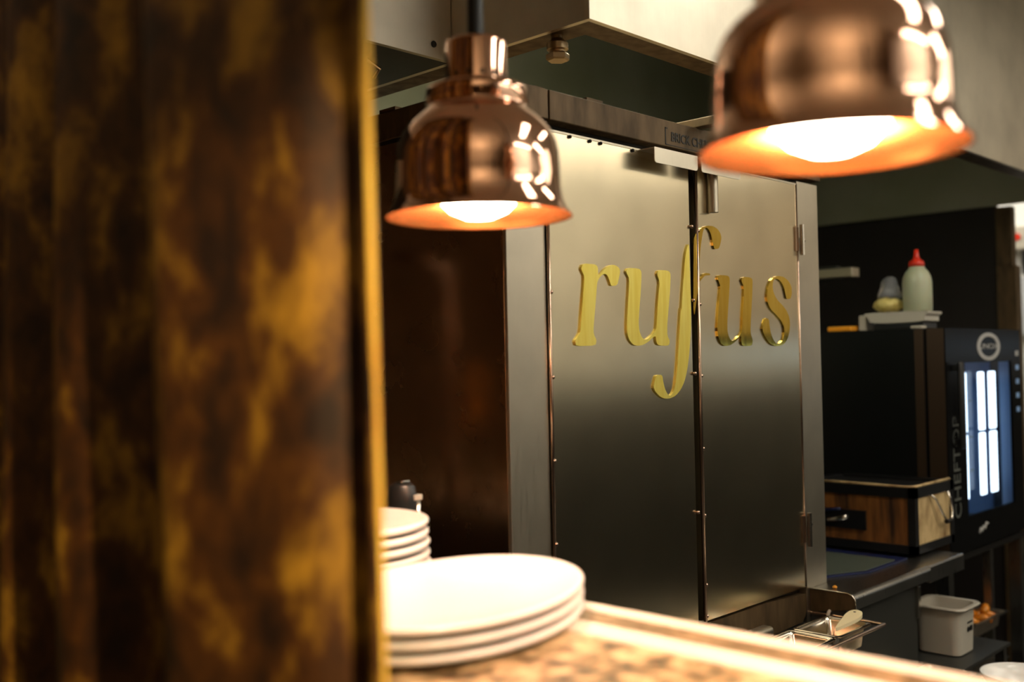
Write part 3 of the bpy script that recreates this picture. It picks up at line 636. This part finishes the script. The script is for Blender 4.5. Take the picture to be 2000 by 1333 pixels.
# wooden box with black frame
bx0, bx1, by0, by1, bz0, bz1 = 2.935, 3.215, 1.25, 1.62, WT+.0095, -.385
t = thing('wooden_box', 'scorched wooden box with black metal frame and wire handle on the worktop', 'box', ((bx0+bx1)/2, (by0+by1)/2, bz0))
f = MB(); fr = .022
for x in (bx0, bx1-fr):
    for y in (by0, by1-fr): f.box(x, x+fr, y, y+fr, bz0, bz1-.001)
f.box(bx0+.0, bx1, by0, by0+fr, bz0, bz0+.024); f.box(bx0, bx1, by0, by0+fr, bz1-.030, bz1); f.box(bx0, bx0+fr, by0, by1, bz0, bz0+.024); f.box(bx0, bx0+fr, by0, by1, bz1-.03, bz1)
f.box(bx1-fr, bx1, by0, by1, bz0, bz0+.024); f.box(bx1-fr, bx1, by0, by1, bz1-.03, bz1); f.box(bx0, bx1, by1-fr, by1, bz0, bz1)
f.done('metal_frame', 'black', t)
MB().box(bx0+.006, bx0+.016, by0+.012, by1-.012, bz0+.01, bz1-.01).done('side_board', 'wood', t)
MB().box(bx0+.012, bx1-.012, by0+.005, by0+.015, bz0+.01, bz1-.01).done('end_board', 'palewood', t)
MB().box(bx0+.012, bx1-.012, by0+.012, by1-.012, bz1-.018, bz1-.010).done('lid_board', 'black', t)
g = MB(); g.tube([(bx0+.004, by1, bz1+.003), (bx0+.003, 1.45, bz1+.004), (bx0+.004, by0+.03, bz1+.002), (bx0+.02, by0+.008, bz1+.003), (bx1-.01, by0+.008, bz1+.003)], .0042, 8); g.done('rope_trim', 'palewood', t, smooth=True)
wh = MB(); wh.tube([(3.045, 1.248, -.415), (3.065, 1.243, -.43), (3.10, 1.238, -.475), (3.125, 1.236, -.500), (3.16, 1.236, -.500), (3.175, 1.238, -.475), (3.172, 1.243, -.44), (3.165, 1.248, -.415)], .0035, 8)
wh.done('wire_handle', 'chrome', t, smooth=True)
wg = MB(); wg.rod((3.122, 1.236, -.501), (3.163, 1.236, -.501), .0065); wg.done('grip', 'darkmetal', t, smooth=True, angle=40)
w_ = MB(); w_.box(bx0-.003, bx0+.0058, 1.40, 1.53, -.518, -.462); w_.done('slot_panel', 'black', t)
tag(MB().tube([(2.927, 1.515, -.497), (2.926, 1.48, -.490), (2.927, 1.455, -.482)], .008, 10).done('utensil_handle', 'chrome', smooth=True), 'small steel handle poking out of the dark slot in the wooden box', 'utensil')
tag(MB().tube([(2.925, 1.54, -.470), (2.925, 1.50, -.464), (2.925, 1.475, -.460)], .0045, 8).done('blue_handle', 'bluerim', smooth=True), 'dark blue handle above the slot of the wooden box', 'utensil')

# ================================================================== combi oven
ox0, ox1, oy0, oy1, oz0, oz1 = 3.262, 3.95, 1.28, 2.05, -.640, .082
O = thing('combi_oven', 'black combi oven with a glass door lit cold white from inside', 'oven', ((ox0+ox1)/2, 1.66, oz0))
m = MB(); m.box(ox0, ox0+.03, 1.372, oy1, oz0, oz1); m.box(ox1-.03, ox1, 1.372, oy1, oz0, oz1); m.box(ox0+.03, ox1-.03, 1.372, oy1, oz0, oz0+.05); m.box(ox0+.03, ox1-.03, 1.372, oy1, oz1-.05, oz1); m.box(ox0+.03, ox1-.03, oy1-.03, oy1, oz0+.05, oz1-.05)
m.done('oven_body', 'oven_side', O)
MB().box(ox0-.001, ox0+.004, 1.3485, 1.378, oz0, oz1-.001).done('corner_trim', 'oven_edge', O)
D = MB(); dz0, dz1 = oz0+.005, oz1-.001; gx0, gx1, gz0, gz1 = 3.415, 3.845, -.525, -.030
D.box(ox0, 3.40, oy0, oy0+.068, dz0, dz1); D.box(3.40, gx0, oy0, oy0+.010, dz0, dz1); D.box(gx1, 3.885, oy0, oy0+.010, dz0, dz1); D.box(gx0, gx1, oy0, oy0+.010, dz0, gz0); D.box(gx0, gx1, oy0, oy0+.010, gz1, dz1)
D.box(3.40, 3.885, oy0+.010, oy0+.068, dz0, dz0+.06); D.box(3.40, 3.885, oy0+.010, oy0+.068, dz1-.06, dz1)
od = D.done('oven_door', 'blackgloss', O)
MB().box(ox0-.0005, ox0+.0, oy0+.004, oy0+.058, dz0, dz1).done('door_edge', 'oven_edge', od)
gl = mat('door_glass', (.9, .95, 1), .03, 0, Transmission_Weight=1.0, IOR=1.1, Specular_IOR_Level=.3)
MB().box(gx0, gx1, oy0+.004, oy0+.008, gz0, gz1).done('door_glass', gl, od)
MB().box(3.887, ox1+.02, oy0+.01, 1.3715, dz0, dz1).done('control_panel', 'blackgloss', O)
ip = MB(); ip.box(ox0+.031, ox0+.033, 1.373, oy1-.031, oz0+.051, oz1-.051); ip.box(ox1-.033, ox1-.031, 1.373, oy1-.031, oz0+.051, oz1-.051); ip.box(ox0+.034, ox1-.034, oy1-.034, oy1-.031, oz0+.051, oz1-.051)
ip.done('inner_walls', 'ledblue', O)
for x, wd in ((3.445, .013), (3.590, .024), (3.690, .028)):
    for za, zb in ((-.258, -.062), (-.475, -.266)):
        MB().box(x-wd, x+wd, oy0+.012, oy0+.020, za, zb, .004).done('led_strip', 'led', od)
MB().box(3.872, 3.8845, oy0+.0105, oy0+.0545, dz0+.061, dz1-.061).done('frame_reflector', 'ledblue', od)  # added liner, its blue stands in for LED light behind the glass
MB().box(3.40, 3.885, oy0+.055, oy0+.060, dz0+.0605, dz1-.0605).done('inner_pane', gl, od)
for z in (-.17, -.30, -.42):
    r_ = MB(); r_.rod((3.43, 1.42, z), (3.83, 1.42, z), .004); r_.rod((3.43, 1.9, z), (3.83, 1.9, z), .004)
    for k in range(9): r_.rod((3.45+k*.045, 1.42, z), (3.45+k*.045, 1.9, z), .002, 6)
    r_.done('oven_rack', 'chrome', O)
hn = MB(); hn.box(3.305, 3.335, oy0-.030, oy0-.015, -.30, -.025, .008, 3); hn.box(3.31, 3.33, oy0-.016, oy0, -.29, -.27); hn.box(3.31, 3.33, oy0-.016, oy0, -.055, -.035)
hn.done('door_handle', 'black', od, smooth=True, angle=40)
rg = MB(); cxl, czl = 3.630, .022
def ringxz(cx, cz, r0_, r1_, y0, y1, n=40):
    m = MB(); L0 = []
    for (r, y) in ((r0_, y0), (r1_, y0), (r1_, y1), (r0_, y1)):
        L0.append([m.bm.verts.new(Vector((cx+r*math.cos(2*PI*k/n), y, E+cz+r*math.sin(2*PI*k/n)))) for k in range(n)])
    for i in range(4):
        a, b2 = L0[i], L0[(i+1) % 4]
        for k in range(n): m.bm.faces.new((a[k], a[(k+1) % n], b2[(k+1) % n], b2[k]))
    return m
lr = ringxz(0, czl, .034, .047, oy0-.0015, oy0-.0001)
for v in lr.bm.verts: v.co.x = cxl+v.co.x*2.25
lr.done('logo_ring', 'greyprint', od)
text('logo_text', 'UNOX', .026, (cxl, oy0-.0008, czl), 'greyprint', od, .0006, sx=2.2)
text('door_text', 'CHEFTOP', .075, (3.330, oy0-.0008, -.360), 'dimprint', od, .0004, spin=PI/2)
MB().tube([(3.500, oy0-.001, -.590), (3.512, oy0-.001, -.574), (3.522, oy0-.001, -.586), (3.535, oy0-.001, -.570), (3.548, oy0-.001, -.580), (3.562, oy0-.001, -.562), (3.575, oy0-.001, -.566)], .0035, 8).done('script_mark', 'greyprint', od, smooth=True)
for k in range(5):
    MB().box(3.915, 3.945, oy0+.0085, oy0+.0099, -.012-.05*k, .006-.05*k).done('panel_display', 'ledblue' if k else 'greyprint', O)

# oven stand with trays
t = thing('oven_stand', 'dark steel stand with tray slots beneath the combi oven', 'stand', (3.6, 1.66, FZ))
for x in (ox0+.0, ox1-.04):
    for y in (1.29, 2.0): MB().box(x, x+.04, y, y+.04, FZ, oz0-.0205).done('leg', 'worksteel', t)
MB().box(ox0, ox1, 1.285, 2.05, oz0-.02, oz0-.0005).done('top_frame', 'darkmetal', t)
MB().box(3.62, 3.645, 1.29, 1.315, FZ+.1, oz0-.0205).done('middle_post', 'worksteel', t)
m = MB()
for z in (-.915, -1.075): m.box(3.305, 3.86, 1.32, 1.98, z-.004, z)
m.done('runners', 'panel', t)
def tray(x0, x1, y0, y1, z, label):
    return gn_pan(x0, x1, y0, y1, z, .055, 'food_tray', label, 'steel', 'trays under the oven')
tray(3.36, 3.60, 1.24, 1.60, -.855, 'steel tray filled with orange vegetables under the oven')
tray(3.34, 3.60, 1.24, 1.60, -1.015, 'dark steel tray on the lower slot under the oven')
random.seed(3)
first = None
for i in range(30):
    x, y = random.uniform(3.39, 3.57), random.uniform(1.27, 1.56); a = random.uniform(0, PI); l = random.uniform(.02, .035); z = -.873+random.uniform(0, .03)
    d = (math.cos(a)*l, math.sin(a)*l)
    cm = MB(); cm.tube([(x-d[0], y-d[1], z), (x, y, z+.008), (x+d[0], y+d[1], z)], [.009, .015, .007], 8)
    tag(cm.done('roast_carrot', 'food', smooth=True), 'piece of orange roast vegetable in the steel tray under the oven', 'vegetable', 'orange vegetables in the tray')

# side shelf with white bucket
SZ = -.850
t = thing('side_shelf', 'small dark steel shelf right of the cupboard carrying the white bucket', 'shelf', (3.0, 1.3, SZ))
MB().box(2.818, 3.20, 1.09, 1.50, SZ-.010, SZ, .001).done('shelf_board', 'panel', t)
MB().box(2.905, 2.93, 1.10, 1.125, FZ, SZ-.0105).done('shelf_leg', 'worksteel', t)
MB().box(3.17, 3.195, 1.10, 1.125, FZ, SZ-.0105).done('shelf_leg', 'worksteel', t)
t = thing('white_bucket', 'white square plastic food bucket with small black print beside the worktop', 'bucket', (3.0, 1.2, SZ))
def rsq(cx, cy, h, r, n=6):
    out = []
    for sx, sy, s0 in ((1, 1, 0), (-1, 1, 1), (-1, -1, 2), (1, -1, 3)):
        for k in range(n+1):
            a = PI/2*(s0+k/n); out.append((cx+sx*(h-r)+r*math.cos(a), cy+sy*(h-r)+r*math.sin(a)))
    return out
bm_ = MB(); LL = []
for h, z, r in ((.056, SZ+.0005, .02), (.061, SZ+.004, .025), (.066, SZ+.128, .03), (.078, SZ+.130, .03), (.080, SZ+.134, .03), (.078, SZ+.137, .03), (.066, SZ+.136, .03), (.063, SZ+.125, .03), (.057, SZ+.008, .025)):
    LL.append([bm_.bm.verts.new(Vector((p[0], p[1], E+z))) for p in rsq(3.0, 1.2, h, r)])
for a, b2 in zip(LL, LL[1:]):
    n = len(a)
    for k in range(n): bm_.bm.faces.new((a[k], a[(k+1) % n], b2[(k+1) % n], b2[k]))
bm_.bm.faces.new(LL[0]); bm_.bm.faces.new(LL[-1])
bk = bm_.done('bucket_body', 'white', t, smooth=True, angle=40)
pm = MB()
for k in range(6): pm.box(2.994+k*.0065, 2.999+k*.0065, 1.1342, 1.1350, SZ+.086, SZ+.091)
pm.done('printed_mark', 'black', bk)
pm = MB()
pm.lathe([(.008, 0), (.008, .0008)], 3.000, 1.1352, SZ+.070, 16, axis=Matrix.Rotation(PI/2, 3, 'X'))
for k in range(4): pm.box(3.011+k*.0055, 3.0145+k*.0055, 1.1348, 1.1356, SZ+.063, SZ+.078)
pm.done('printed_mark', 'black', bk)

# trolley with white bowl, lower right corner
t = thing('steel_trolley', 'low dark trolley at the lower right corner under a white bowl', 'trolley', (2.75, .65, FZ))
MB().box(2.5, 3.1, .35, .99, -.885, -.870, .002).done('trolley_top', 'panel', t)
for x in (2.52, 3.05):
    for y in (.37, .94): MB().box(x, x+.03, y, y+.03, FZ, -.8855).done('leg', 'panel', t)
bw = MB(); bw.lathe([(.0001, .0), (.045, .0), (.05, .004), (.088, .050), (.098, .066), (.0985, .070), (.095, .070), (.085, .055), (.05, .012), (.0001, .008)], 2.735, .905, -.8695, 64, cap=False)
tag(bw.done('white_bowl', 'china', smooth=True), 'white round bowl at the lower right corner of the photo', 'bowl')

# things on top of the oven
OZ = oz1
tag(MB().box(3.33, 3.44, 1.375, 1.545, OZ+.0005, OZ+.022, .003).done('black_tray', 'black'), 'flat black tray under the white lid on top of the oven', 'tray')
ld = MB(); ld.prism(chaikin([(1.372, .1055), (1.372, .128), (1.362, .132), (1.362, .142), (1.575, .142), (1.575, .132), (1.565, .128), (1.555, .1055)]), 'x', 3.332, 3.45)
tag(ld.done('serving_tray', 'white'), 'shallow white plastic tray on top of the oven carrying the sauce bottle', 'tray')
tag(MB().box(3.34, 3.42, 1.575, 1.60, OZ+.0005, .135, .004).done('white_tub', 'white'), 'small white tub standing behind the white tray on the oven', 'tub')
tag(MB().box(3.30, 3.36, 1.608, 1.695, OZ+.0005, OZ+.018, .005, 3).done('orange_lid', 'orange'), 'flat orange lid lying on top of the oven by the cabinet', 'lid')
tag(MB().box(3.275, 3.32, 1.36, 1.395, OZ+.0005, OZ+.010, .003).done('pale_clip', 'white'), 'small pale clip at the oven top edge below the bottle', 'clip')
bx, by = 3.393, 1.418; b0 = .1425
t = thing('sauce_bottle', 'squeeze bottle of pale sauce with a red nozzle cap on the oven', 'bottle', (bx, by, b0))
MB().lathe([(.0001, 0), (.042, 0), (.046, .004), (.0465, .05), (.0465, .095), (.044, .112), (.036, .130), (.026, .142), (.024, .148)], bx, by, b0, 40).done('bottle_body', 'sauce', t, smooth=True)
MB().lathe([(.0245, .1485), (.0250, .158), (.022, .166), (.012, .173), (.0085, .185), (.0065, .205), (.0001, .206)], bx, by, b0, 32).done('nozzle_cap', 'red', t, smooth=True)
random.seed(11)
t = thing('snack_bag', 'open clear bag of yellow chips beside the sauce bottle on the oven', 'bag', (3.39, 1.505, .1425))
def blob(cx, cy, cz, rx, ry, rz, jit, n=18, mm=10, top=0):
    m = MB()
    def fn(u, v):
        a = 2*PI*u; b2 = PI*v; k = 1+jit*math.sin(5*a+7*b2)*math.sin(3*b2)
        pk = max(0, math.cos(b2))**2*top
        return (cx+rx*math.sin(b2)*math.cos(a)*k, cy+ry*math.sin(b2)*math.sin(a)*k, cz+rz*math.cos(b2)*k+pk)
    m.grid(fn, n, mm, True); bmesh.ops.remove_doubles(m.bm, verts=m.bm.verts, dist=.0004); return m
blob(3.39, 1.515, .168, .05, .050, .026, .12, 30, 14).done('chips', 'yellow', t, smooth=True)
blob(3.39, 1.51, .1985, .030, .038, .020, .28, 24, 14, .045).done('clear_film', 'clear', t, smooth=True)
sb = MB(); sb.box(3.6, 3.66, 1.745, 2.58, .292, .326, .002)
tag(sb.done('steel_shelf', 'steel'), 'stainless wall shelf end sticking out beyond the oven cabinet', 'shelf')
tag(MB().box(3.61, 3.65, 1.81, 2.1, .3265, .336, .003).done('shelf_tray', 'panel'), 'thin dark tray lying on the stainless wall shelf', 'tray')
bk = MB(); bk.box(3.6, 3.63, 2.54, 2.599, .10, .2915); bk.box(3.6, 3.85, 2.581, 2.5999,   .10, .38)
tag(bk.done('shelf_bracket', 'steel'), 'steel bracket holding the wall shelf at its back end', 'bracket')

# post and fittings at the end of the partition
t = thing('steel_post', 'tall stainless post closing the end of the dark partition', 'post', (4.79, 1.59, FZ))
MB().box(4.715, 4.765, 1.552, 1.6195, .377, .636, .003).done('upper_post', 'beam', t)
MB().box(4.71, 4.77, 1.537, 1.6195, FZ, .3765, .003).done('lower_post', 'beam', t)
t = thing('soap_dispenser', 'white wall dispenser with a red dot on the far wall', 'dispenser', (6.25, 2.0, .5))
MB().box(6.20, 6.299, 1.93, 2.07, .58, .72, .01).done('dispenser_body', 'white', t)
MB().lathe([(.02, 0), (.02, .006)], 6.2, 2.012, .655, 16, axis=Matrix.Rotation(-PI/2, 3, 'Y')).done('red_dot', 'red', t)
MB().box(6.22, 6.27, 1.945, 2.0, .44, .5795, .004).done('spout', 'black', t)
ap = MB(); ap.prism([(1.72, .40), (2.03, .43), (2.05, .30), (2.075, .10), (1.7, .10)], 'x', 6.26, 6.285)
tag(ap.done('grey_apron', 'towel'), 'pale grey cloth hanging on the far wall below the dispenser', 'cloth')
